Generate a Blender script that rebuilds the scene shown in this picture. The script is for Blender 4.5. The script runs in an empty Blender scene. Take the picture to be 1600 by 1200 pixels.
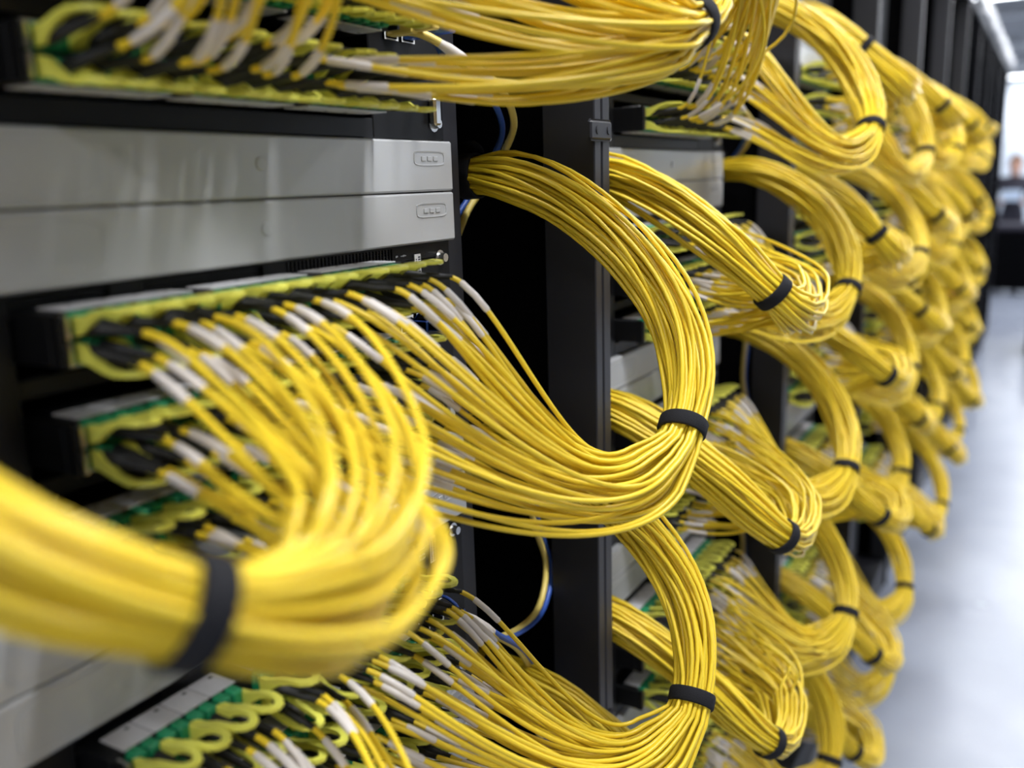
import bpy, math, random
import numpy as np
from mathutils import Matrix, Vector

# ------------------------------------------------------------------ camera, world, light, exposure
scene = bpy.context.scene
COL = scene.collection
H = 1.45                                   # lens height above the floor
def camera():
    yaw, pitch, roll, F, D = 0.536253, 0.220408, -0.030812, 1412.88, 0.487101
    f = Vector((math.cos(yaw)*math.cos(pitch), math.sin(yaw)*math.cos(pitch), -math.sin(pitch)))
    r = f.cross(Vector((0, 0, 1))).normalized(); u = r.cross(f)
    c, s = math.cos(roll), math.sin(roll)
    r2 = r*c + u*s; u2 = u*c - r*s
    cd = bpy.data.cameras.new('camera'); co = bpy.data.objects.new('camera', cd); COL.objects.link(co)
    m = Matrix((r2, u2, -f)).transposed().to_4x4(); m.translation = (0, -D, H)
    co.matrix_world = m
    cd.sensor_width = 36; cd.lens = F*36/1600; cd.clip_start = 0.01; cd.clip_end = 100
    cd.dof.use_dof = True; cd.dof.focus_distance = 0.82; cd.dof.aperture_fstop = 2.7; cd.dof.aperture_blades = 7
    scene.camera = co
camera()
w = bpy.data.worlds.new('world'); scene.world = w; w.use_nodes = True
w.node_tree.nodes['Background'].inputs[0].default_value = (0.75, 0.82, 1.0, 1)
w.node_tree.nodes['Background'].inputs[1].default_value = 0.05
scene.view_settings.view_transform = 'Standard'; scene.view_settings.look = 'None'
scene.view_settings.gamma = 1.0; scene.view_settings.use_curve_mapping = False
scene.view_settings.exposure = 0.44
scene.cycles.max_bounces = 6; scene.cycles.diffuse_bounces = 3; scene.cycles.glossy_bounces = 3
scene.cycles.adaptive_threshold = 0.02
LAMP_W = 48.0
LAMPS = [-2.2, 0.75, 2.9, 5.1, 7.4, 10.0, 12.6, 15.2, 18.9]  # first one, behind the camera, is added fill for the nearest rack
LAMP_O = [.9, .7, .7, .7, .7, .7, 1.45, 1.45, .55]

rng = np.random.default_rng(7)
PER, UP = 0.8, 0.267                        # rack pitch, height of one 6U block
ORD = ['nearest', 'second', 'third', 'fourth', 'fifth', 'sixth', 'seventh', 'eighth', 'ninth', 'tenth', 'eleventh',
       'twelfth', 'thirteenth', 'fourteenth', 'fifteenth', 'sixteenth', 'seventeenth']
LEV = {-1: 'top', 0: 'second', 1: 'third', 2: 'fourth', 3: 'fifth', 4: 'lowest'}

# ------------------------------------------------------------------ helpers
def V(x, o, z):                             # x along the row, o out of the rack front into the aisle, z from lens height
    return np.array([x, -o, z + H])

def mesh(name, verts, quads, mats, smooth=True, tris=None, midx=None):
    me = bpy.data.meshes.new(name)
    verts = np.asarray(verts, dtype=np.float32).reshape(-1, 3)
    quads = np.asarray(quads, dtype=np.int32).reshape(-1, 4)
    tris = np.zeros((0, 3), np.int32) if tris is None else np.asarray(tris, np.int32).reshape(-1, 3)
    nq, nt = len(quads), len(tris)
    me.vertices.add(len(verts)); me.vertices.foreach_set('co', verts.ravel())
    me.loops.add(nq*4 + nt*3); me.loops.foreach_set('vertex_index', np.concatenate([quads.ravel(), tris.ravel()]))
    me.polygons.add(nq + nt)
    me.polygons.foreach_set('loop_start', np.concatenate([np.arange(nq)*4, nq*4 + np.arange(nt)*3]).astype(np.int32))
    me.polygons.foreach_set('use_smooth', np.full(nq + nt, bool(smooth)))
    for m in (mats if isinstance(mats, (list, tuple)) else [mats]): me.materials.append(m)
    if midx is not None: me.polygons.foreach_set('material_index', np.asarray(midx, np.int32))
    me.update(calc_edges=True)
    return me

def link(name, data, parent=None, loc=(0, 0, 0)):
    o = bpy.data.objects.new(name, data); COL.objects.link(o)
    o.location = loc
    if parent is not None: o.parent = parent
    return o

def tag(o, label=None, cat=None, group=None, kind=None):
    if label: o['label'] = label
    if cat: o['category'] = cat
    if group: o['group'] = group
    if kind: o['kind'] = kind
    return o

def thing(name, label, cat, loc=(0, 0, 0), group=None):
    return tag(link(name, None, None, loc), label, cat, group)

class MB:                                   # collects flat-shaded shapes into one mesh
    def __init__(s): s.v = []; s.q = []; s.t = []; s.n = 0; s.mi = []; s.ti = []
    def add(s, v, q=(), t=(), m=0):
        v = np.asarray(v, float).reshape(-1, 3)
        s.v.append(v); s.q += [[i + s.n for i in f] for f in q]; s.t += [[i + s.n for i in f] for f in t]
        s.mi += [m]*len(q); s.ti += [m]*len(t); s.n += len(v); return s
    def box(s, x0, x1, y0, y1, z0, z1, b=0.0, m=0):
        if b <= 0:
            v = [(x, y, z) for x in (x0, x1) for y in (y0, y1) for z in (z0, z1)]
            return s.add(v, [(0, 1, 3, 2), (4, 6, 7, 5), (0, 4, 5, 1), (2, 3, 7, 6), (0, 2, 6, 4), (1, 5, 7, 3)], m=m)
        # box with all twelve edges chamfered
        v = []; ix = {}
        for sx in (0, 1):
            for sy in (0, 1):
                for sz in (0, 1):
                    X, Y, Z = (x0, x1)[sx], (y0, y1)[sy], (z0, z1)[sz]
                    dx, dy, dz = b*(1 - 2*sx), b*(1 - 2*sy), b*(1 - 2*sz)
                    for ax, p in ((0, (X, Y + dy, Z + dz)), (1, (X + dx, Y, Z + dz)), (2, (X + dx, Y + dy, Z))):
                        ix[sx, sy, sz, ax] = len(v); v.append(p)
        q = []; t = []
        for a in (0, 1): 
            q += [[ix[a, 0, 0, 0], ix[a, 1, 0, 0], ix[a, 1, 1, 0], ix[a, 0, 1, 0]][::(1 if a else -1)],
                  [ix[0, a, 0, 1], ix[1, a, 0, 1], ix[1, a, 1, 1], ix[0, a, 1, 1]][::(-1 if a else 1)],
                  [ix[0, 0, a, 2], ix[1, 0, a, 2], ix[1, 1, a, 2], ix[0, 1, a, 2]][::(1 if a else -1)]]
            for c in (0, 1):
                e = [ix[a, c, 0, 0], ix[a, c, 1, 0], ix[a, c, 1, 1], ix[a, c, 0, 1]]; q.append(e if a == c else e[::-1])
                e = [ix[a, 0, c, 0], ix[a, 0, c, 2], ix[a, 1, c, 2], ix[a, 1, c, 0]]; q.append(e if a == c else e[::-1])
                e = [ix[0, a, c, 1], ix[1, a, c, 1], ix[1, a, c, 2], ix[0, a, c, 2]]; q.append(e if a == c else e[::-1])
                for d in (0, 1):
                    e = [ix[a, c, d, 0], ix[a, c, d, 1], ix[a, c, d, 2]]; t.append(e if (a + c + d) % 2 else e[::-1])
        return s.add(v, q, t, m)
    def cyl(s, p0, p1, r0, r1=None, n=12, m=0):
        p0, p1 = np.array(p0, float), np.array(p1, float); r1 = r0 if r1 is None else r1
        d = p1 - p0; d /= np.linalg.norm(d); a = np.cross(d, [0, 0, 1.0] if abs(d[2]) < .9 else [1.0, 0, 0]); a /= np.linalg.norm(a); b = np.cross(d, a)
        th = np.arange(n)*2*math.pi/n; ring = np.cos(th)[:, None]*a + np.sin(th)[:, None]*b
        v = np.vstack([p0 + ring*r0, p1 + ring*r1, p0[None], p1[None]])
        q = [(i, (i+1) % n, n + (i+1) % n, n + i) for i in range(n)]
        t = [(2*n, (i+1) % n, i) for i in range(n)] + [(2*n+1, n+i, n+(i+1) % n) for i in range(n)]
        return s.add(v, q, t, m)
    def mesh(s, name, mats, smooth=False):
        return mesh(name, np.vstack(s.v), s.q, mats, smooth, s.t, s.mi + s.ti)
    def build(s, name, mats, parent=None, smooth=False, loc=(0, 0, 0), rel=False):
        me = s.mesh(name, mats, smooth)
        if rel and parent is not None:
            me.transform(Matrix.Translation(-parent.location))
        return link(name, me, parent, loc)

def frames(P):                              # P (N,n,3) -> tangents, two normals (parallel transport along n)
    T = np.empty_like(P); T[:, 1:-1] = P[:, 2:] - P[:, :-2]; T[:, 0] = P[:, 1] - P[:, 0]; T[:, -1] = P[:, -1] - P[:, -2]
    T /= np.linalg.norm(T, axis=2, keepdims=True) + 1e-12
    A = np.empty_like(P)
    ref = np.where(np.abs(T[:, 0, 2:3]) < .9, np.array([[0, 0, 1.0]]), np.array([[1.0, 0, 0]]))
    a = ref - (ref*T[:, 0]).sum(1, keepdims=True)*T[:, 0]
    A[:, 0] = a / np.linalg.norm(a, axis=1, keepdims=True)
    for i in range(1, P.shape[1]):
        a = A[:, i-1] - (A[:, i-1]*T[:, i]).sum(1, keepdims=True)*T[:, i]
        A[:, i] = a / (np.linalg.norm(a, axis=1, keepdims=True) + 1e-12)
    return T, A, np.cross(T, A)

def tubes(P, R, m):                         # P (N,n,3), R scalar or (n,) -> verts (N, n*m, 3), quads
    N, n, _ = P.shape
    T, A, B = frames(P)
    R = np.broadcast_to(np.asarray(R, float), (n,))
    th = np.arange(m)*2*math.pi/m
    v = P[:, :, None, :] + R[None, :, None, None]*(np.cos(th)[None, None, :, None]*A[:, :, None, :] + np.sin(th)[None, None, :, None]*B[:, :, None, :])
    i = np.arange(n-1)[:, None]*m; j = np.arange(m)[None, :]; j2 = (j + 1) % m
    q = np.stack([i + j, i + j2, i + m + j2, i + m + j], -1).reshape(-1, 4)
    return v.reshape(N, n*m, 3), q

def catmull(pts, n):
    p = np.asarray(pts, float); p = np.vstack([2*p[0]-p[1], p, 2*p[-1]-p[-2]])
    out = []; k = len(p) - 3; per = 24
    for i in range(k):
        a, b, c, d = p[i:i+4]; t = np.linspace(0, 1, per, endpoint=(i == k-1))[:, None]
        out.append(.5*(2*b + (c-a)*t + (2*a-5*b+4*c-d)*t*t + (3*b-a-3*c+d)*t**3))
    q = np.vstack(out); s = np.concatenate([[0], np.cumsum(np.linalg.norm(np.diff(q, axis=0), axis=1))])
    u = np.linspace(0, s[-1], n)
    return np.stack([np.interp(u, s, q[:, a]) for a in range(3)], 1), u

# ------------------------------------------------------------------ materials (all procedural)
def mat(name, color, rough=.5, metal=0.0, spec=.5, noise=0.0, nscale=40.0, bump=0.0, island=0.0, emit=None, estr=0.0, coat=0.0, sheen=0.0):
    m = bpy.data.materials.new(name); m.use_nodes = True; nt = m.node_tree; b = nt.nodes['Principled BSDF']
    b.inputs['Base Color'].default_value = (*color, 1); b.inputs['Roughness'].default_value = rough
    b.inputs['Metallic'].default_value = metal; b.inputs['Specular IOR Level'].default_value = spec
    if coat: b.inputs['Coat Weight'].default_value = coat
    if sheen: b.inputs['Sheen Weight'].default_value = sheen
    if emit: b.inputs['Emission Color'].default_value = (*emit, 1); b.inputs['Emission Strength'].default_value = estr
    src = None
    if noise or bump:
        tc = nt.nodes.new('ShaderNodeTexCoord'); nz = nt.nodes.new('ShaderNodeTexNoise')
        nz.inputs['Scale'].default_value = nscale; nz.inputs['Detail'].default_value = 4
        nt.links.new(tc.outputs['Object'], nz.inputs['Vector']); src = nz
    if noise or island:
        hsv = nt.nodes.new('ShaderNodeHueSaturation'); hsv.inputs['Color'].default_value = (*color, 1)
        mr = nt.nodes.new('ShaderNodeMapRange'); amt = noise or island
        mr.inputs['To Min'].default_value = 1 - amt; mr.inputs['To Max'].default_value = 1 + amt
        if island:
            g = nt.nodes.new('ShaderNodeNewGeometry'); nt.links.new(g.outputs['Random Per Island'], mr.inputs['Value'])
            oi = nt.nodes.new('ShaderNodeObjectInfo'); ad = nt.nodes.new('ShaderNodeMath'); ad.operation = 'ADD'
            fr = nt.nodes.new('ShaderNodeMath'); fr.operation = 'FRACT'
            nt.links.new(g.outputs['Random Per Island'], ad.inputs[0]); nt.links.new(oi.outputs['Random'], ad.inputs[1])
            nt.links.new(ad.outputs[0], fr.inputs[0]); nt.links.new(fr.outputs[0], mr.inputs['Value'])
        else: nt.links.new(src.outputs['Fac'], mr.inputs['Value'])
        nt.links.new(mr.outputs[0], hsv.inputs['Value']); nt.links.new(hsv.outputs[0], b.inputs['Base Color'])
    if bump:
        bp = nt.nodes.new('ShaderNodeBump'); bp.inputs['Strength'].default_value = bump; bp.inputs['Distance'].default_value = .002
        nt.links.new(src.outputs['Fac'], bp.inputs['Height']); nt.links.new(bp.outputs[0], b.inputs['Normal'])
    return m

M = dict(
    yellow=mat('yellow_jacket', (.86, .62, .034), .36, island=.07, spec=.5),
    boot=mat('black_rubber', (.012, .012, .014), .5),
    sleeve=mat('white_sleeve', (.74, .68, .64), .4, island=.05),
    velcro=mat('velcro_fabric', (.011, .011, .014), .85, bump=.4, nscale=900, spec=.3),
    lime=mat('lime_plastic', (.86, .84, .13), .38, island=.05),
    green=mat('green_plastic', (.02, .31, .135), .4, island=.1),
    plate=mat('label_plate', (.64, .63, .66), .45, noise=.08, nscale=120),
    ink=mat('dark_print', (.05, .05, .06), .6),
    black=mat('black_powder_coat', (.017, .0168, .021), .45, spec=.45, bump=.05, nscale=700),
    dull=mat('black_matte_metal', (.003, .003, .0035), .85, spec=0.0),
    chassis=mat('black_chassis', (.006, .006, .007), .45, spec=.3, noise=.2, nscale=30),
    white=mat('white_painted_steel', (.50, .505, .515), .25, spec=.7, noise=.012, nscale=9),
    recess=mat('pale_moulding', (.49, .495, .505), .3, spec=.6),
    silver=mat('bright_zinc', (.62, .62, .62), .28, metal=1.0),
    steel=mat('grey_paint', (.42, .43, .45), .4),
    sticker=mat('white_sticker', (.82, .82, .82), .5),
    blue=mat('blue_jacket', (.035, .10, .42), .4),
    pale=mat('pale_yellow_jacket', (.80, .62, .16), .4),
    lamp=mat('lamp_diffuser', (.9, .9, .9), .5, emit=(.93, .96, 1.0), estr=9.0),
    wall=mat('pale_wall_paint', (.72, .77, .84), .7, noise=.03, nscale=3),
    reflect_dark=mat('dark_reflection_wall', (.05, .052, .058), .6, noise=.1, nscale=3),  # added dark tone for the drawers to reflect
    ceil=mat('ceiling_grey', (.22, .225, .235), .7, noise=.35, nscale=2.5),
    led=mat('pink_indicator', (.6, .1, .15), .4, emit=(1.0, .12, .2), estr=2.5),
    skin=mat('skin', (.55, .30, .21), .5), hair=mat('brown_hair', (.10, .045, .02), .6),
    cloth=mat('dark_clothing', (.02, .018, .03), .8), tablet=mat('pale_tablet', (.55, .65, .8), .4),
)
def floor_material():
    m = mat('polished_floor', (.50, .53, .60), .22, spec=.5); nt = m.node_tree; b = nt.nodes['Principled BSDF']
    tc = nt.nodes.new('ShaderNodeTexCoord')
    n1 = nt.nodes.new('ShaderNodeTexNoise'); n1.inputs['Scale'].default_value = 3.0; n1.inputs['Detail'].default_value = 6
    nt.links.new(tc.outputs['Object'], n1.inputs['Vector'])
    r = nt.nodes.new('ShaderNodeValToRGB'); r.color_ramp.elements[0].position = .3; r.color_ramp.elements[1].position = .7
    r.color_ramp.elements[0].color = (.29, .315, .39, 1); r.color_ramp.elements[1].color = (.335, .365, .44, 1)
    nt.links.new(n1.outputs['Fac'], r.inputs[0]); nt.links.new(r.outputs[0], b.inputs['Base Color'])
    mr = nt.nodes.new('ShaderNodeMapRange'); mr.inputs['To Min'].default_value = .16; mr.inputs['To Max'].default_value = .32
    n2 = nt.nodes.new('ShaderNodeTexNoise'); n2.inputs['Scale'].default_value = 7.0
    nt.links.new(tc.outputs['Object'], n2.inputs['Vector']); nt.links.new(n2.outputs['Fac'], mr.inputs[0]); nt.links.new(mr.outputs[0], b.inputs['Roughness'])
    return m

# ------------------------------------------------------------------ the room
XA, XB, YF, YB, ZC = -4.0, 19.5, -2.6, 1.6, 3.05
def slab(name, x0, x1, y0, y1, z0, z1, m):
    return tag(MB().box(x0, x1, y0, y1, z0, z1).build(name, m), kind='structure')
slab('floor', XA, XB, YF, YB, -.1, 0, floor_material())
slab('ceiling', XA, XB, YF, YB, ZC, ZC+.1, M['ceil'])
slab('wall_far', XB, XB+.1, YF, YB, 0, ZC, M['wall'])
slab('wall_near', XA-.1, XA, YF, YB, 0, ZC, M['wall'])
slab('wall_right', 2.9, XB, YF-.1, YF, 0, ZC, M['wall'])
slab('wall_right', XA, 2.9, YF-.1, YF, 0, ZC, M['reflect_dark'])  # unseen dark stretch, added so the drawers' left ends reflect less light
slab('wall_back', XA, XB, YB, YB+.1, 0, ZC, M['wall'])
for i, x in enumerate((3.5, 6.1, 8.7, 11.3, 13.9, 16.5)):
    slab('trim_%d' % (i+1), x-.06, x+.06, YF, YB, ZC-.09, ZC-.001, M['steel'])

def ceiling_light(i, x):
    t = thing('ceiling_light', ['added linear fill lamp behind the photographer', 'linear ceiling lamp above the nearest rack', 'linear ceiling lamp above the fourth rack',
        'linear ceiling lamp above the seventh rack', 'linear ceiling lamp above the tenth rack', 'linear ceiling lamp just past the last rack',
        'linear ceiling lamp over the person at the aisle end', 'linear ceiling lamp second from the far wall', 'bright white ceiling lamp nearest the far wall'][i], 'lamp', (x, -LAMP_O[i], ZC), 'ceiling lamps over the aisle')
    MB().box(-.09, .09, -1.08, 1.08, -.07, 0, .01).build('housing', M['steel'], t)
    MB().box(-.07, .07, -1.05, 1.05, -.078, -.071, .002).build('diffuser', M['lamp'], t)
    ld = bpy.data.lights.new('lamp_light', 'AREA'); ld.shape = 'RECTANGLE'; ld.size = .14; ld.size_y = 2.1; ld.energy = LAMP_W; ld.color = (.95, .97, 1.0)
    lo = link('lamp_light', ld, t, (0, 0, -.085))
for i, x in enumerate(LAMPS): ceiling_light(i, x)

# overhead tray running along the rack tops
t = thing('cable_tray', 'pale metal cable tray running along the rack tops', 'cable tray', (1.5, -.09, H+.77))
for dy in (-.02, .28): MB().box(0, 7.4, dy-.012, dy+.012, 0, .07, .003).build('side_rail', M['steel'], t)
rung = MB().box(-.02, .02, -.02, .28, .01, .03).mesh('rung', M['steel'])
for i in range(24): link('rung', rung, t, (.15 + .3*i, 0, 0))
brk = MB().box(-.03, .03, -.035, -.015, -.02, .06, .004).mesh('hanger_bracket', M['sticker'])
for i in range(12): link('hanger_bracket', brk, t, (.3 + .6*i, -.005, 0))

# ------------------------------------------------------------------ racks
TOPZ = .75
def rack_meshes():
    d = {}
    z0, z1 = -H, TOPZ                        # thing origin: floor, left boundary; local y = -o
    d['post_l'] = MB().box(.0015, .019, -.089, -.03, .001, z1-z0, .0012).mesh('front_post', M['black'])
    d['post_r'] = MB().box(.783, .7985, -.089, -.03, .001, z1-z0, .0012).mesh('front_post', M['black'])
    d['side'] = MB().box(.0012, .003, -.03, .9, .03, z1-z0).mesh('side_panel', M['dull'])
    d['side_r'] = MB().box(.797, .7988, -.03, .9, .03, z1-z0).mesh('side_panel', M['dull'])
    d['back'] = MB().box(.003, .797, .88, .89, .03, z1-z0).mesh('back_panel', M['dull'])
    d['top'] = MB().box(.002, .798, -.089, .89, z1-z0, z1-z0+.012, .002).mesh('top_panel', M['black'])
    d['plinth'] = MB().box(.02, .78, -.080, .88, .001, .10, .002).mesh('plinth', M['black'])
    m = MB()
    for x0, x1 in ((.115, .1607), (.6434, .673)):
        m.box(x0, x1, -.002, .004, .10, z1-z0)
        m.box(x0 if x0 > .3 else x1-.004, x0+.004 if x0 > .3 else x1, .004, .06, .10, z1-z0)
    d['rail_l'] = MB().box(.135, .1607, -.0005, .004, .10, z1-z0).box(.157, .1607, .004, .05, .10, z1-z0).mesh('mounting_rail', M['black'])
    d['rail_r'] = MB().box(.6436, .670, -.0005, .004, .10, z1-z0).box(.6436, .648, .004, .05, .10, z1-z0).mesh('mounting_rail', M['black'])
    d['inner'] = MB().box(.66, .664, .06, .88, .10, z1-z0).box(.136, .140, .06, .88, .10, z1-z0).mesh('inner_wall', M['dull'])
    d['blank'] = MB().box(.161, .6433, -.004, .01, H+.306, z1-z0-.002, .001).mesh('blank_panel', M['chassis'])
    d['low'] = MB().box(.161, .6433, -.004, .01, .101, H-1.122, .001).mesh('blank_panel', M['chassis'])
    d['door'] = MB().box(.021, .781, -.086, -.070, .105, z1-z0-.01, .003).mesh('door', M['dull'])
    s = MB()
    for i in range(12): s.box(.10 + .05*i, .135 + .05*i, -.089, -.086, .25, z1-z0-.2)
    d['slots'] = s.mesh('vent_slots', M['dull'])
    d['handle'] = MB().box(.735, .755, -.101, -.0865, .95, 1.15, .004).mesh('handle', M['dull'])
    d['bracket'] = MB().box(-.034, .018, -.0935, -.0893, -.0105, .0105, .0032).mesh('joining_bracket', M['black'])
    d['screw'] = MB().cyl((0, -.0965, 0), (0, -.0935, 0), .0042, .0045, 10).box(-.003, .003, -.0968, -.0964, -.0005, .0005).mesh('screw', M['black'])
    return d
RM = rack_meshes()
def rack(k):
    x0 = .062 + PER*k
    lab = ('black open-front network rack, %s of the row, draped with yellow cable loops' if k < 6 else 'closed black rack cabinet with slotted door, %s of the row') % ORD[k]
    t = thing('server_rack', lab, 'rack', (x0, 0, 0), 'racks in the row')
    for n, key in (('front_post', 'post_l'), ('front_post', 'post_r'), ('side_panel', 'side'), ('side_panel', 'side_r'), ('back_panel', 'back'), ('top_panel', 'top'), ('plinth', 'plinth')):
        link(n, RM[key], t)
    if k < 6:
        for n, key in (('mounting_rail', 'rail_l'), ('mounting_rail', 'rail_r'), ('inner_wall', 'inner'), ('blank_panel', 'blank'), ('blank_panel', 'low')): link(n, RM[key], t)
    else:
        d = link('door', RM['door'], t); link('vent_slots', RM['slots'], d); link('handle', RM['handle'], d)
    if 1 <= k <= 6:
        for z in (.047, -.62):
            b = link('joining_bracket', RM['bracket'], t, (-.001, 0, H+z))
            for dx in (-.018, .008): link('screw', RM['screw'], b, (dx, .002, 0))
    if k == 6:
        for z in (-.25, -.62): link('indicator_light', MB().cyl((.06, -.094, 0), (.06, -.0895, 0), .022, .02, 10).mesh('indicator_light', M['led']), t, (.0, 0, H+z))
    return t
for k in range(11): rack(k)

# ------------------------------------------------------------------ white drawers (two per level)
def drawer_meshes():
    x0, x1, h = -.2413, .2413, .0445
    body = MB().box(x0, x1, -.012, .25, .0006, h-.0006, .0016).mesh('front', M['white'])
    def pill(cx, cz, w, hh, y):
        n = 20; th = np.arange(n)*2*math.pi/n
        ex = lambda a, b: np.stack([cx + np.sign(np.cos(th))*a*np.abs(np.cos(th))**.4, np.full(n, y), cz + np.sign(np.sin(th))*b*np.abs(np.sin(th))**.4], 1)
        o1, o2 = ex(w/2, hh/2), ex(w/2-.0012, hh/2-.0012); o1b = o1.copy(); o1b[:, 1] += .0006; o2[:, 1] += .0002; o2b = o2.copy(); o2b[:, 1] += .0004
        v = np.vstack([o1b, o1, o2, o2b]); q = []
        for r in range(3): q += [(r*n+i, r*n+(i+1) % n, (r+1)*n+(i+1) % n, (r+1)*n+i) for i in range(n)]
        return v, q
    lm = MB(); v, q = pill(.205, .029, .046, .0125, -.01255); lm.add(v, q)
    for dx in (-.009, 0, .009): lm.box(.205+dx-.0032, .205+dx+.0032, -.01285, -.0119, .0265, .0305, .0003)
    latch = lm.mesh('latch', M['recess'])
    hm = MB(); v, q = pill(-.172, .022, .095, .034, -.01235); hm.add(v, q); hold = hm.mesh('label_holder', M['recess'])
    btn = MB().cyl((.004, -.0132, .024), (.004, -.0118, .024), .0042, .005, 14).mesh('lock_button', M['recess'])
    return body, latch, hold, btn
DRAW = drawer_meshes()
def drawers(k, n):
    for j in (0, 1):
        z = .0374 - UP*n - .0445*(j+1)
        t = thing('white_drawer', 'plain white metal drawer front, %s of the pair on %s level of the %s rack' % (('upper', 'lower')[j], LEV[n], ORD[k]), 'drawer',
                  (.4641 + PER*k, 0, H+z), 'white drawers between the patch panels')
        for nm, me in zip(('front', 'latch', 'label_holder', 'lock_button'), DRAW): link(nm, me, t)
for k in range(4):
    for n in ([0, 1, 2] if k == 0 else [-1, 0, 1, 2, 3]): drawers(k, n)

# ------------------------------------------------------------------ fibre patch panels
ROWZ = (-.076, -.136, -.196)                # row centres below lens height, level 0
PITCH = .0222
CLIPX = [.293 + .011 + g*.102 + i*PITCH for g in range(3) for i in range(4)]      # twelve connector pairs per row (rack 0 x)
def tab_geo(sgn):                           # lime pull tab: tall at the root, a U-shaped strap that swings away from the row and out
    prof = np.array([(.0405, .0072, .0054), (.047, .0078, .0048), (.053, .0108, .0034), (.061, .0148, .0021), (.070, .0168, .0015), (.086, .0168, .0012)])
    s = np.concatenate([[0], np.cumsum(np.linalg.norm(np.diff(prof[:, :2], axis=0), axis=1))])
    L = s[-1]
    def outline(w, l, wi):
        pts = [(-wi, 0.0), (-w, .007), (-w, .014), (-w, .021), (-w, l*.60)]
        for a in np.linspace(math.pi, 0, 7): pts.append((w*math.cos(a), l*.66 + (l*.34)*math.sin(a)))
        pts += [(w, l*.60), (w, .021), (w, .014), (w, .007), (wi, 0.0)]
        return np.array(pts)
    a = outline(.0109, L, .0104); b = outline(.0068, L-.0056, .0078)
    K = len(a); v = []
    for arr in (a, b):
        o, z, h = (np.interp(arr[:, 1], s, prof[:, c]) for c in range(3))
        for d in (1, -1): v.append(np.stack([arr[:, 0], -o, sgn*(z + d*h)], 1))
    v = np.vstack(v); q = []
    for i in range(K-1):
        A, Ab, B, Bb = i, K+i, 2*K+i, 3*K+i
        q += [(A, A+1, B+1, B), (Ab, Bb, Bb+1, Ab+1), (A, Ab, Ab+1, A+1), (B, B+1, Bb+1, Bb)]
    for i in (0, K-1): q.append((i, 2*K+i, 3*K+i, K+i))
    if sgn < 0: q = [f[::-1] for f in q]
    return v, q
def adapter_geo(sgn):
    m = MB()
    for dx in (-.0051, .0051):
        z0, z1 = sorted((sgn*.0015, sgn*.0142)); m.box(dx-.0044, dx+.0044, -.0425, -.028, z0, z1, .0014)
    z0, z1 = sorted((sgn*.001, sgn*.0115)); m.box(-.0102, .0102, -.0375, -.026, z0, z1)
    return m
def plate_geo(sgn):
    m = MB(); z0, z1 = sorted((sgn*.0148, sgn*.0160)); m.box(-.0106, .0106, -.0335, -.010, z0, z1, .0003)
    z0, z1 = sorted((sgn*.0160, sgn*.01615)); m.box(.004, .0068, -.016, -.0135, z0, z1, m=1)
    return m
TABG = {s: tab_geo(s) for s in (1, -1)}
def rowparts():
    d = {}
    for s in (1, -1):
        v, q = TABG[s]; d['tab', s] = mesh('pull_tab', v, q, M['lime'], False)
        d['ad', s] = adapter_geo(s).mesh('adapter', M['green']); d['pl', s] = plate_geo(s).mesh('label_plate', [M['plate'], M['ink']])
    m = {key: MB() for key in ('tab', 'ad', 'pl')}
    for x in CLIPX:
        for s in (1, -1):
            v, q = TABG[s]; m['tab'].add(v + [x, 0, 0], q)
            for key, g in (('ad', adapter_geo(s)), ('pl', plate_geo(s))): m[key].add(np.vstack(g.v) + [x, 0, 0], g.q, g.t)
    d['tabs'] = m['tab'].mesh('pull_tabs', M['lime']); d['ads'] = m['ad'].mesh('adapters', M['green']); d['pls'] = m['pl'].mesh('label_plates', M['plate'])
    d['tray'] = MB().box(.284, .596, -.033, .16, -.0145, .0145, .001).box(.284, .2865, -.042, -.033, -.0145, .0145).box(.5935, .596, -.042, -.033, -.0145, .0145).mesh('tray', M['chassis'])
    d['edge'] = MB().box(.2868, .2892, -.0445, -.0335, .001, .0135).box(.2868, .2892, -.0445, -.0335, -.0135, -.001).mesh('end_bracket', M['silver'])
    return d
RP = rowparts()
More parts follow.
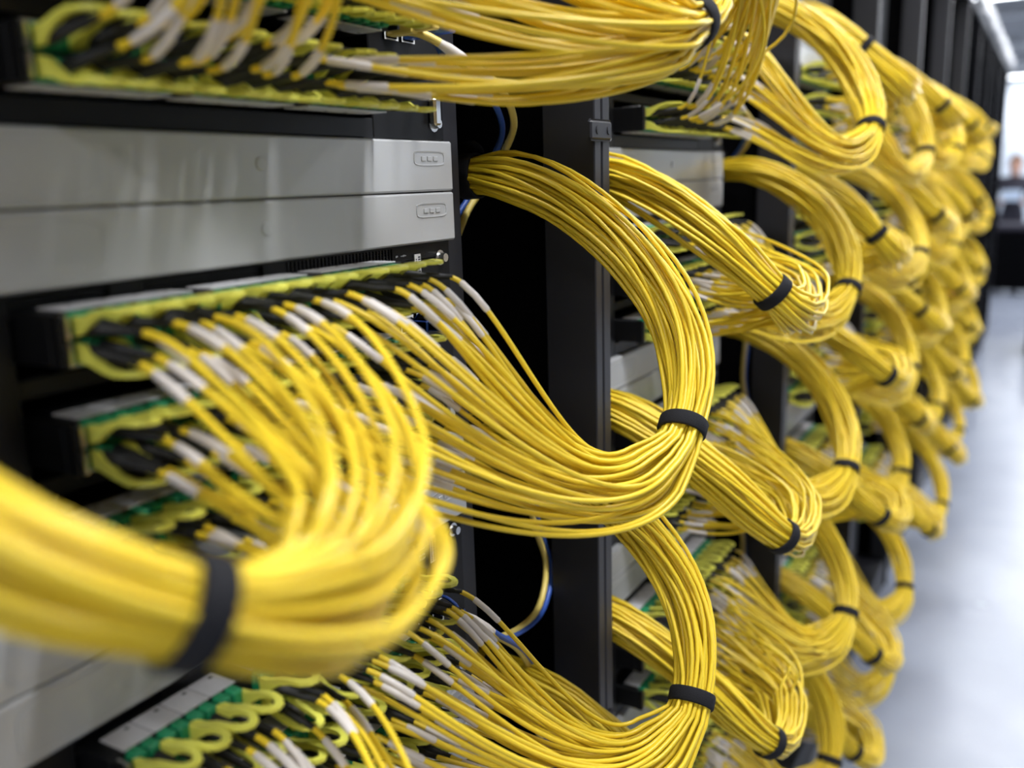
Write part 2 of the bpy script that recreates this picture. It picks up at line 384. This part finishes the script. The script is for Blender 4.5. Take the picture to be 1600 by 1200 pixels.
def panelparts():
    d = {}
    zt, zb = -.0519, -.2292                 # zone of level 0
    m = MB().box(.2228, .7054, .06, .07, zb, zt)                              # recessed back
    m.box(.2228, .281, -.004, .06, zb, zt, .001).box(.604, .7054, -.004, .06, zb, zt-.014, .001)
    m.box(.281, .604, -.004, .06, zb, zb+.016, .001)
    for a in (-.106, -.166): m.box(.281, .604, -.0, .06, a-.006, a+.006, .001)
    d['housing'] = m.mesh('housing', M['chassis'])
    v = MB().box(.2228, .7054, -.004, .06, zt-.0135, zt-.0118, .0004).box(.2228, .7054, -.004, .06, zt-.0016, zt, .0003)
    for x0, x1 in ((.2228, .236), (.345, .368), (.470, .493), (.62, .7054)): v.box(x0, x1, -.0035, .06, zt-.012, zt-.0012)
    d['vent'] = v.mesh('vent_frame', M['chassis'])
    d['slat'] = MB().box(.236, .62, -.001, .02, -.0005, .0005).mesh('vent_slat', M['black'])
    p = MB()
    for x in np.arange(.496, .618, .0042): p.box(x, x+.0014, -.0022, .0, zt-.0118, zt-.0016)
    d['grille'] = p.mesh('vent_grille', M['black'])
    d['port'] = MB().box(-.009, .009, -.006, -.0045, -.0075, .0075).box(-.0078, .0078, -.0065, -.006, .0055, .0075, m=1).box(-.0078, .0078, -.0065, -.006, -.0075, -.0065, m=1).box(-.0090, -.0078, -.0065, -.006, -.0075, .0075, m=1).box(.0078, .0090, -.0065, -.006, -.0075, .0075, m=1).mesh('ethernet_port', [M['dull'], M['sticker']])
    s = MB().box(-.0045, .0045, -.0047, -.0038, -.0130, .0130)
    d['sticker'] = s.mesh('barcode_sticker', M['sticker'])
    b = MB(); z = -.0115; r = random.Random(3)
    while z < .0112:
        wd = r.choice((.0005, .0008, .0014)); b.box(.0006, .0036, -.0049, -.0047, z, z+wd); z += wd + r.choice((.0006, .0009))
    for i in range(11): b.box(-.0030, -.0014, -.0049, -.0047, -.0112+i*.0019, -.0100+i*.0019)
    d['bars'] = b.mesh('barcode', M['ink'])
    l = MB(); r = random.Random(5)
    for i, z in enumerate((-.0, -.0065, -.0125, -.0165)):
        x = 0
        for ln in ((.006, .011) if i else (.004, .008)):
            n = int(ln/.0016)
            for c in range(n): l.box(x + c*.0016, x + c*.0016 + .0010, -.0046, -.0041, z - r.choice((.0004, .0008)), z + r.choice((.0004, .0009)))
            x += ln + .003
    d['print'] = l.mesh('printed_lines', M['steel'])
    d['print2'] = None
    d['screw'] = MB().cyl((0, -.0105, 0), (0, -.004, 0), .0040, .0046, 10).cyl((0, -.0045, 0), (0, -.004, 0), .007, .007, 12).box(-.003, .003, -.0108, -.0104, -.0006, .0006).mesh('thumb_screw', M['silver'])
    d['latch'] = MB().box(-.005, .005, -.012, -.004, -.012, .012, .002).mesh('side_latch', M['silver'])
    return d
PPt = panelparts()
def patch_panel(k, n):
    t = thing('fiber_patch_panel', 'black fibre patch panel with lime pull tabs, %s level of the %s rack' % (LEV[n], ORD[k]), 'patch panel', (PER*k, 0, H - UP*n), 'fibre patch panels')
    link('housing', PPt['housing'], t); vf = link('vent_frame', PPt['vent'], t)
    if k < 2:
        for i in range(4): link('vent_slat', PPt['slat'], vf, (0, 0, -.0519 - .0035 - i*.0022))
        tag(link('vent_grille', PPt['grille'], vf), kind='stuff')
        for x, z in ((.632, -.120), (.655, -.120), (.632, -.143), (.655, -.143)): link('ethernet_port', PPt['port'], t, (x, 0, z))
        st = link('barcode_sticker', PPt['sticker'], t, (.6545, 0, -.0735)); tag(link('barcode', PPt['bars'], st), kind='stuff')
        tag(link('printed_lines', PPt['print'], t, (.6235, 0, -.0605)), kind='stuff')
        for z in (-.0665, -.215): link('thumb_screw', PPt['screw'], t, (.690, 0, z))
        link('side_latch', PPt['latch'], t, (.687, 0, -.205))
    for r, z in enumerate(ROWZ):
        row = link('adapter_row', RP['tray'], t, (0, 0, z))
        link('end_bracket', RP['edge'], row)
        if k < 2:
            for x in CLIPX:
                for s in (1, -1):
                    link('label_plate', RP['pl', s], row, (x, 0, 0)); link('adapter', RP['ad', s], row, (x, 0, 0)); link('pull_tab', RP['tab', s], row, (x, 0, 0))
        else:
            tag(link('pull_tabs', RP['tabs'], row), kind='stuff'); tag(link('adapters', RP['ads'], row), kind='stuff'); tag(link('label_plates', RP['pls'], row), kind='stuff')
for k in range(4):
    for n in ([-1, 0, 1] if k == 0 else [-1, 0, 1, 2, 3]): patch_panel(k, n)

# ------------------------------------------------------------------ fibre bundles
PATH_R = [(.79, -.22, -.10), (.785, -.12, -.03), (.776, -.05, .0), (.773, -.009, .006), (.764, .04, .003), (.773, .09, -.018), (.780, .14, -.055), (.786, .178, -.100),
          (.779, .204, -.145), (.750, .222, -.187), (.716, .226, -.222), (.690, .212, -.244)]
PATH_L = [(.135, -.20, -.10), (.138, -.12, -.03), (.14, -.05, .0), (.143, .0, .008), (.14, .06, .005), (.143, .12, -.02), (.155, .18, -.065), (.175, .225, -.112),
          (.197, .252, -.143), (.226, .258, -.155), (.256, .254, -.155), (.282, .245, -.147)]
def hermite(p0, t0, p1, t1, u):
    u = u[None, :, None]; a = 2*u**3-3*u**2+1; b = u**3-2*u**2+u; c = -2*u**3+3*u**2; d = u**3-u**2
    return a*p0[:, None] + b*t0[:, None] + c*p1[:, None] + d*t1[:, None]

def strap_mesh(c, T, A, B, ra, rb, wdt, tail=False):
    n = 28; th = np.arange(n)*2*math.pi/n; v = []
    for rr, s in ((.0016, -1), (.0024, -.8), (.0024, .8), (.0016, 1), (0.0, 1), (0.0, -1)):
        e = np.cos(th)[:, None]*A*(ra+rr) + np.sin(th)[:, None]*B*(rb+rr)
        v.append(c + e + T*s*wdt/2)
    q = []
    for r in range(6): q += [(r*n+i, r*n+(i+1) % n, ((r+1) % 6)*n+(i+1) % n, ((r+1) % 6)*n+i) for i in range(n)]
    v = np.vstack(v)
    if tail:                                 # loose end of the tape standing off the wrap
        m0 = len(v); pts = []
        for i, a in enumerate(np.linspace(0, 1, 5)):
            base = c + A*(ra+.002+.012*a) + B*(-.012+.014*a*a)
            for s in (-1, 1):
                for h in (0, .0016): pts.append(base + T*s*wdt*.47 + B*h)
        v = np.vstack([v, pts])
        for i in range(4):
            a = m0+4*i; q += [(a, a+4, a+6, a+2), (a+1, a+3, a+7, a+5), (a, a+1, a+5, a+4), (a+2, a+6, a+7, a+3)]
        q += [(m0, m0+2, m0+3, m0+1), (m0+16, m0+17, m0+19, m0+18)]
    return v, q

def bundle(k, n, side, label, N=52, rf=.00210, sides=6, npath=30, nfan=24, detail=2, shift=(0, 0, 0), pts=None, fl=1.5, end_shift=(0, 0, 0), straps=None, spread=.32, seed=0, m1=None, m0=None, stray=0):
    rg = np.random.default_rng(1000 + k*97 + n*13 + (7 if side == 'R' else 0) + seed)
    pts = np.array(pts if pts is not None else PATH_R if side == 'R' else PATH_L); K = len(pts)
    wgt = np.clip((np.arange(K) - 2)/(K - 4), 0, 1)[:, None]; wgt = wgt**1.3
    pts = pts + np.array(shift)*np.clip((np.arange(K)-1)/2, 0, 1)[:, None] + np.array(end_shift)*wgt
    base = np.array([V(x + PER*k, o, z - UP*n) for x, o, z in pts])
    path, s = catmull(base, npath); L = s[-1]
    # strap stations measured as index of control point
    ds = np.concatenate([[0], np.cumsum(np.linalg.norm(np.diff(catmull(base, 24*(K-1)+1)[0], axis=0), axis=1))]); 
    def station(idx):
        p = base[int(idx)]*(1-idx % 1) + (base[min(int(idx)+1, K-1)])*(idx % 1)
        return s[np.argmin(np.linalg.norm(path-p, axis=1))]
    straps = straps if straps is not None else ([3.1, 9.8] if side == 'R' else [3.0, 8.0])
    ss = [station(i) for i in straps]
    T, A, B = [a[0] for a in frames(path[None])]
    near = np.min(np.abs(s[:, None] - np.array(ss)[None]), axis=1)
    scl = 1 + spread*(1 - np.exp(-(near/.05)**2))
    scl = scl*(1 + (fl-1)*np.clip((s - ss[-1] - .008)/max(L - ss[-1] - .008, .01), 0, 1)**1.2)
    Rb = rf*math.sqrt(N/.80)
    i = np.arange(N); rad = np.sqrt((i+.5)/N)*Rb; ang = i*2.39996 + rg.uniform(0, 6.28)
    tw = rg.uniform(.6, 1.3)*rg.choice([-1, 1])*s/L
    ph = ang[:, None] + tw[None]
    wob = lambda: sum(rg.normal(0, .16, (N, 1))*np.sin(2*math.pi*s[None]/L*f + rg.uniform(0, 6.28, (N, 1))) for f in (.7, 1.3, 2.1))
    damp = (1 - .75*np.exp(-(near/.03)**2))[None]
    ca = (rad[:, None]*np.cos(ph)*scl + Rb*wob()*damp*.8)*1.08; cb = (rad[:, None]*np.sin(ph)*scl + Rb*wob()*damp*.8)*.92
    body = path[None] + ca[..., None]*A[None] + cb[..., None]*B[None]           # (N, npath, 3) from inside the rack to the loop end
    # connectors of this half of the panel
    js = range(0, 6) if side == 'L' else range(6, 12)
    con = [(r, sg, j, sub) for r in range(3) for sg in (1, -1) for j in js for sub in (-1, 1)]
    if N < 72: con = [con[q] for q in np.linspace(0, 71, N).astype(int)]
    cx = np.array([CLIPX[j] + sub*.0051 for r, sg, j, sub in con]) + PER*k
    cz = np.array([ROWZ[r] + sg*.0058 for r, sg, j, sub in con]) - UP*n
    sgv = np.array([sg for r, sg, j, sub in con])
    p0 = np.stack([cx, np.full(N, -.042), cz + H], 1)
    toward = (path[-1] - p0); toward /= np.linalg.norm(toward, axis=1, keepdims=True)
    dirn = np.stack([np.zeros(N), -np.ones(N), sgv*.05], 1) + toward*.16 + rg.normal(0, .035, (N, 3)); dirn /= np.linalg.norm(dirn, axis=1, keepdims=True)
    blen = rg.uniform(.040, .047, N)
    p1 = p0 + dirn*blen[:, None]
    # match strands to connectors: high strands to high rows
    e = body[:, -1] - path[-1]
    key_c = cz + rg.normal(0, .006, N); key_b = e[:, 2] + rg.normal(0, Rb*.1, N)
    oc, ob = np.argsort(key_c), np.argsort(key_b); perm = np.empty(N, int)
    turn = cx*(1 if side == 'L' else -1) + rg.normal(0, .008, N)               # strands on the outside of the bend reach the farthest connectors
    for gc, gb in zip(np.array_split(oc, 5), np.array_split(ob, 5)): perm[gc[np.argsort(turn[gc])]] = gb[np.argsort(-e[gb, 1])]
    body = body[perm]
    pe = body[:, -1]; te = body[:, -1] - body[:, -2]; te /= np.linalg.norm(te, axis=1, keepdims=True)
    te = T[-1][None]*.8 + te*.2 + (pe - path[-1])*4.0
    dist = np.linalg.norm(pe - p1, axis=1)[:, None]
    g1 = dist*(m1 if m1 else (.8 if side == 'L' else .6))*rg.uniform(.85, 1.15, (N, 1)); g0 = dist*(m0 if m0 else (.65 if side == 'L' else .8))*rg.uniform(.9, 1.1, (N, 1))
    u = np.linspace(0, 1, nfan)**1.15
    d1 = dirn + np.array([0, 0, -.12]) + rg.normal(0, .07, (N, 3))
    fan = hermite(p1, d1*g1, pe, -te*g0, u)
    bmp = np.sin(math.pi*u)[None, :, None]**2
    fan = fan + bmp*rg.normal(0, .0035, (N, 1, 3)) + bmp*np.array([0, 0, -.006])
    if stray:
        pick = rg.choice(N, stray, replace=False); fan[pick] += bmp*rg.normal(0, .022, (stray, 1, 3)) + bmp*np.array([.012, -.02, 0.0])
    P = np.concatenate([fan[:, :-1], body[:, ::-1]], axis=1)
    org = path[np.argmin(np.abs(s-ss[-1]))]
    t = thing('fiber_bundle', label, 'cable bundle', tuple(org), 'yellow fibre bundles')
    for q, st in enumerate(ss):
        ix = int(np.argmin(np.abs(s-st)))
        v, f = strap_mesh(path[ix], T[ix], A[ix], B[ix], Rb*1.10+rf*.6, Rb*.95+rf*.6, .021 if q == 0 else .0135, tail=(q == 0 and k < 2))
        link('velcro_strap', mesh('velcro_strap', v - org, f, M['velcro']), t)
    v, f = tubes(P - org, rf, sides)
    # white sleeves and boots
    arc = np.concatenate([np.zeros((N, 1)), np.cumsum(np.linalg.norm(np.diff(P, axis=1), axis=2), axis=1)], axis=1)
    a0 = rg.uniform(.009, .016, N); ln = rg.uniform(.026, .032, N); has = rg.random(N) < .8
    us = np.array([0, .04, .5, .96, 1.0])
    SP = np.empty((N, 5, 3))
    for c in range(N):
        for a in range(3): SP[c, :, a] = np.interp(a0[c] + ln[c]*us, arc[c], P[c, :, a])
    sv, sf = tubes(SP - org, np.array([1.02, 1.30, 1.32, 1.30, 1.02])*rf, sides)
    BP = p0[:, None] + (P[:, :1] + dirn[:, None]*.003 - p0[:, None])*np.array([0, .35, .36, .75, .76, 1.0])[None, :, None]
    bv, bf = tubes(BP - org, np.array([.0040, .0037, .0031, .0028, .0024, .0021]), max(5, sides))
    if detail == 2:
        for c in range(N):
            o = link('cable', mesh('cable', v[c], f, M['yellow']), t)
            link('boot', mesh('boot', bv[c], bf, M['boot']), o)
            if has[c]: link('label_sleeve', mesh('label_sleeve', sv[c], sf, M['sleeve']), o)
    else:
        cat = lambda vv, ff: (vv.reshape(-1, 3), (ff[None] + (np.arange(len(vv))*vv.shape[1])[:, None, None]).reshape(-1, 4))
        tag(link('cable_strands', mesh('cable_strands', *cat(v, f), M['yellow']), t), kind='stuff')
        if k < 4:
            tag(link('label_sleeves', mesh('label_sleeves', *cat(sv[has], sf), M['sleeve']), t), kind='stuff')
            tag(link('boots', mesh('boots', *cat(bv, bf), M['boot']), t), kind='stuff')
    return t

SIDE = {'L': 'left', 'R': 'right'}
def lab(k, n, side): return 'yellow fibre bundle looping out on the %s side, %s level of the %s rack' % (SIDE[side], LEV[n], ORD[k])
# nearest rack, one by one
FORE_L = [(.10, -.20, -.12), (.115, -.12, -.06), (.125, -.05, -.03), (.13, .0, -.02), (.132, .06, -.035), (.134, .125, -.065), (.137, .18, -.093), (.145, .215, -.108),
          (.161, .236, -.122), (.194, .252, -.143), (.225, .257, -.154), (.247, .256, -.158), (.266, .249, -.153)]
TOP_R = [(.79, -.22, -.10), (.785, -.12, -.03), (.776, -.05, .0), (.773, -.009, .006), (.764, .05, .010), (.770, .11, -.005), (.765, .17, -.045), (.748, .215, -.09),
         (.722, .240, -.132), (.692, .243, -.155), (.655, .235, -.166)]
bundle(0, 0, 'L', 'thick blurred yellow fibre bundle crossing the lower left foreground', sides=8, nfan=32, npath=64, pts=FORE_L, straps=[3.0, 8.75], spread=.3, fl=1.7, m1=.85, m0=.6)
bundle(0, 0, 'R', 'sharp yellow fibre bundle arching in front of the nearest black post', sides=8, nfan=30, npath=40)
bundle(0, -1, 'R', 'yellow fibre bundle fanning out along the top edge above the white drawers', sides=8, nfan=30, npath=36, pts=TOP_R, straps=[3.1, 8.9], m0=.6, m1=.5)
bundle(0, -1, 'L', 'dim yellow fibres hanging in the upper left corner', sides=8, nfan=30, end_shift=(0, -.03, .08))
bundle(0, 1, 'R', 'yellow fibre bundle arching through the bottom centre below the main loop', sides=8, nfan=30, npath=40, end_shift=(.012, .008, .0))
bundle(0, 1, 'L', 'yellow fibres dropping out of the frame at bottom left', sides=8, nfan=30, pts=FORE_L, straps=[3.0, 9.0])
bundle(0, 2, 'R', 'yellow fibre bundle just rising into view at the bottom edge beside the post', nfan=16, detail=1)
for k in range(1, 6):
    for n in (-1, 0, 1, 2, 3) + ((4,) if k == 2 else ()):
        for side in 'LR':
            rg = np.random.default_rng(k*31 + n*7 + (3 if side == 'R' else 0))
            es = rg.normal(0, .012, 3)*np.array([1, .8, 1])
            kw = dict(end_shift=tuple(es))
            if n == 3: kw['end_shift'] = (es[0], es[1]+.025, es[2]-.03)
            if side == 'L' and k >= 1: kw['straps'] = [3.0, 7.2 + rg.uniform(-.3, .8)]
            if (k, n, side) == (1, 0, 'L'): kw = dict(straps=[3.0, 7.2], end_shift=(0, -.005, .0))
            if (k, n, side) == (1, 1, 'L'): kw = dict(straps=[3.0, 8.0], end_shift=(0, 0, 0))
            if (k, n, side) == (1, -1, 'L'): kw = dict(straps=[3.0, 7.0], end_shift=(-.03, -.05, .13), stray=8)
            if (k, n, side) == (2, -1, 'L'): kw = dict(straps=[3.0, 6.3], end_shift=(0, -.02, .03))
            if (k, n, side) == (1, 2, 'L'): kw['stray'] = 14
            if k == 1: kw.update(sides=6, npath=28, nfan=20, detail=2)
            elif k == 2: kw.update(spread=.2, N=44, rf=.00228, sides=5, npath=24, nfan=16, detail=1)
            else: kw.update(spread=.15, N=34, rf=.0026, sides=5, npath=22, nfan=12, detail=1)
            bundle(k, n, side, lab(k, n, side), **kw)

# ------------------------------------------------------------------ blue and pale yellow ethernet leads in the cable channels
LEAD_A = [(.632, .012, .124), (.640, .035, .118), (.668, .052, .101), (.729, .05, .083), (.788, .03, .056), (.817, .0, .028), (.828, -.03, -.002), (.800, -.035, -.028), (.765, -.03, -.058), (.745, -.05, -.10)]
LEAD_B = [(.632, .012, -.120), (.642, .035, -.124), (.662, .060, -.150), (.734, .05, -.208), (.800, .03, -.285), (.822, .02, -.364), (.850, .02, -.430), (.810, .03, -.467), (.724, .04, -.455), (.660, .045, -.421), (.640, .030, -.395), (.632, .012, -.389)]
def lead(name, pts, dx, dz, m, r, label, group, off):
    pts = np.array([V(x + dx, o, z + dz) for x, o, z in pts]); w_ = np.clip(np.arange(len(pts))/2, 0, 1)*np.clip((len(pts)-1-np.arange(len(pts)))/2 + (0 if len(pts) > 10 else 1), 0, 1)
    pts = pts + np.array(off)*w_[:, None]
    if off[0] < 0: pts[:, 0] += np.where(np.arange(len(pts)) < 2, .023, 0)
    P, s = catmull(pts, 60); org = P[0]
    t = thing(name, label, 'network cable', tuple(org), group)
    v, f = tubes((P - org)[None], r, 8); link('cable', mesh('cable', v[0], f, m), t)
    def piece(s0, s1, rr, mt, nm, nn=5):
        q = np.stack([np.interp(np.linspace(s0, s1, nn), s, (P-org)[:, a]) for a in range(3)], 1)
        vv, ff = tubes(q[None], np.concatenate([[r], np.full(nn-2, rr), [r]]), 10); return link(nm, mesh(nm, vv[0], ff, mt), t)
    piece(.038, .072, r*1.35, M['sleeve'], 'label_sleeve')
    d = P[4]-P[0]
    pl = MB().box(-.006, .006, -.020, .012, -.005, .005, .0012).box(-.0045, .0045, -.040, -.020, -.0038, .0038, .001).build('plug', m, t)
    hook = np.array([(0, -.004, .005), (0, -.010, .011), (0, -.020, .013), (0, -.030, .009), (0, -.034, .005)])
    vv, ff = tubes(catmull(hook, 10)[0][None], .0018, 6); link('plug_latch', mesh('plug_latch', vv[0], ff, m), pl)
for k in range(3):
    for n, src in ((0, LEAD_A), (0, LEAD_B), (1, LEAD_B), (2, LEAD_B)):
        if k == 0 and n == 2: continue
        where = 'above the main bundle tie' if src is LEAD_A else 'between %s and %s level' % (LEV[n], LEV[n+1])
        lead('ethernet_cable', src, PER*k, -UP*n, M['pale'], .0036, 'pale yellow network cable in the channel of the %s rack, %s' % (ORD[k], where), 'network cables', (0, 0, 0))
        lead('ethernet_cable', src, PER*k, -UP*n, M['blue'], .0030, 'blue network cable in the channel of the %s rack, %s' % (ORD[k], where), 'network cables', (-.0085 if src is LEAD_A else .0085, .008 if src is LEAD_A else -.002, -.005))

# ------------------------------------------------------------------ far end of the aisle
c = thing('tool_case', 'black case standing on the aisle floor at the right edge', 'case', (8.2, -.62, 0))
MB().box(-.28, .28, -.22, .22, .003, .33, .02).build('body', M['dull'], c)
MB().box(-.285, .285, -.225, .225, .332, .40, .02).build('lid', M['dull'], c)
h = MB().box(-.09, -.07, -.012, .012, .40, .44).box(.07, .09, -.012, .012, .40, .44).box(-.09, .09, -.014, .014, .44, .46, .004).build('handle', M['steel'], c)

e = thing('equipment_crate', 'low black equipment crate in front of the person at the aisle end', 'crate', (12.1, .15, 0))
MB().box(-.3, .3, -.62, .62, .06, .74, .015).build('body', M['dull'], e)
MB().box(-.31, .31, -.63, .63, .742, .80, .012).build('lid', M['cloth'], e)
for sx in (-.25, .25):
    for sy in (-.55, .55): MB().cyl((sx, sy, .001), (sx, sy, .059), .03, .03, 12).build('foot', M['dull'], e)

def person():
    t = thing('person', 'blurred person in dark clothing at the far end of the aisle', 'person', (13.3, -.05, 0)); t.scale = (.93, .93, .93)
    J = {'pel': (0, 0, .92), 'wai': (0, 0, 1.08), 'che': (-.02, 0, 1.27), 'nek': (-.03, 0, 1.42), 'hd0': (-.045, 0, 1.50), 'hd1': (-.05, 0, 1.60), 'hd2': (-.045, 0, 1.66),
         'shl': (-.02, .17, 1.36), 'ell': (-.06, .23, 1.10), 'wrl': (-.24, .14, 1.08), 'hal': (-.31, .11, 1.10),
         'shr': (-.02, -.17, 1.36), 'elr': (-.06, -.23, 1.10), 'wrr': (-.24, -.14, 1.08), 'har': (-.31, -.11, 1.10),
         'hpl': (0, .09, .88), 'knl': (-.02, .10, .48), 'anl': (.02, .11, .09), 'tol': (-.13, .12, .035),
         'hpr': (0, -.09, .88), 'knr': (-.03, -.10, .48), 'anr': (0, -.11, .09), 'tor': (-.15, -.12, .035)}
    R = {'pel': (.15, .11), 'wai': (.14, .10), 'che': (.17, .11), 'nek': (.055, .055), 'hd0': (.07, .08), 'hd1': (.078, .098), 'hd2': (.06, .075), 'shl': (.065, .065), 'shr': (.065, .065), 'ell': (.045, .045), 'elr': (.045, .045),
         'wrl': (.03, .03), 'wrr': (.03, .03), 'hal': (.035, .025), 'har': (.035, .025), 'hpl': (.09, .09), 'hpr': (.09, .09), 'knl': (.06, .06), 'knr': (.06, .06), 'anl': (.045, .045), 'anr': (.045, .045), 'tol': (.04, .035), 'tor': (.04, .035)}
    E_ = [('pel', 'wai'), ('wai', 'che'), ('che', 'nek'), ('nek', 'hd0'), ('hd0', 'hd1'), ('hd1', 'hd2'), ('che', 'shl'), ('shl', 'ell'), ('ell', 'wrl'), ('wrl', 'hal'), ('che', 'shr'), ('shr', 'elr'), ('elr', 'wrr'), ('wrr', 'har'),
          ('pel', 'hpl'), ('hpl', 'knl'), ('knl', 'anl'), ('anl', 'tol'), ('pel', 'hpr'), ('hpr', 'knr'), ('knr', 'anr'), ('anr', 'tor')]
    nm = list(J); me = bpy.data.meshes.new('body'); me.from_pydata([J[a] for a in nm], [(nm.index(a), nm.index(b)) for a, b in E_], [])
    me.materials.append(M['cloth']); me.materials.append(M['skin'])
    o = link('body', me, t)
    sk = o.modifiers.new('skin', 'SKIN'); sv = me.skin_vertices[0].data
    for i, a in enumerate(nm): sv[i].radius = R[a]; sv[i].use_root = (a == 'pel')
    o.modifiers.new('sub', 'SUBSURF').levels = 1
    dg = bpy.context.evaluated_depsgraph_get(); m2 = bpy.data.meshes.new_from_object(o.evaluated_get(dg)); o.modifiers.clear(); o.data = m2
    for p in m2.polygons:
        p.use_smooth = True; z = p.center.z
        p.material_index = 1 if (z > 1.43 or p.center.x < -.25 and .9 < z < 1.3) else 0
    th = np.linspace(0, 2*math.pi, 15)[:-1]; v = []; n = 14
    for a in np.linspace(-.2, 1.45, 7):
        v.append(np.stack([-.035 + .098*math.cos(a)*np.cos(th)*.98 + .012, .086*math.cos(a)*np.sin(th), np.full(n, 1.61 + .105*math.sin(a)) - .05*(np.cos(th) > .2)], 1))
    q = [(r*n+i, r*n+(i+1) % n, (r+1)*n+(i+1) % n, (r+1)*n+i) for r in range(6) for i in range(n)]
    link('hair', mesh('hair', np.vstack(v), q, M['hair']), t)
    for s in (-1, 1):
        f = MB()
        for i in range(4): f.cyl((-.325, s*.11 + (i-1.5)*.017, 1.10), (-.385 + .006*abs(i-1.5), s*.105 + (i-1.5)*.016, 1.115), .009, .0075, 8)
        f.cyl((-.31, s*.085, 1.105), (-.35, s*.06, 1.125), .010, .008, 8); f.build('fingers', M['skin'], t)
    tb = thing('tablet', 'pale tablet held by the person at the aisle end', 'tablet', (13.3-.37, -.05, 1.05))
    MB().box(-.006, .006, -.10, .10, -.02, .11, .003).build('case', M['tablet'], tb)
person()
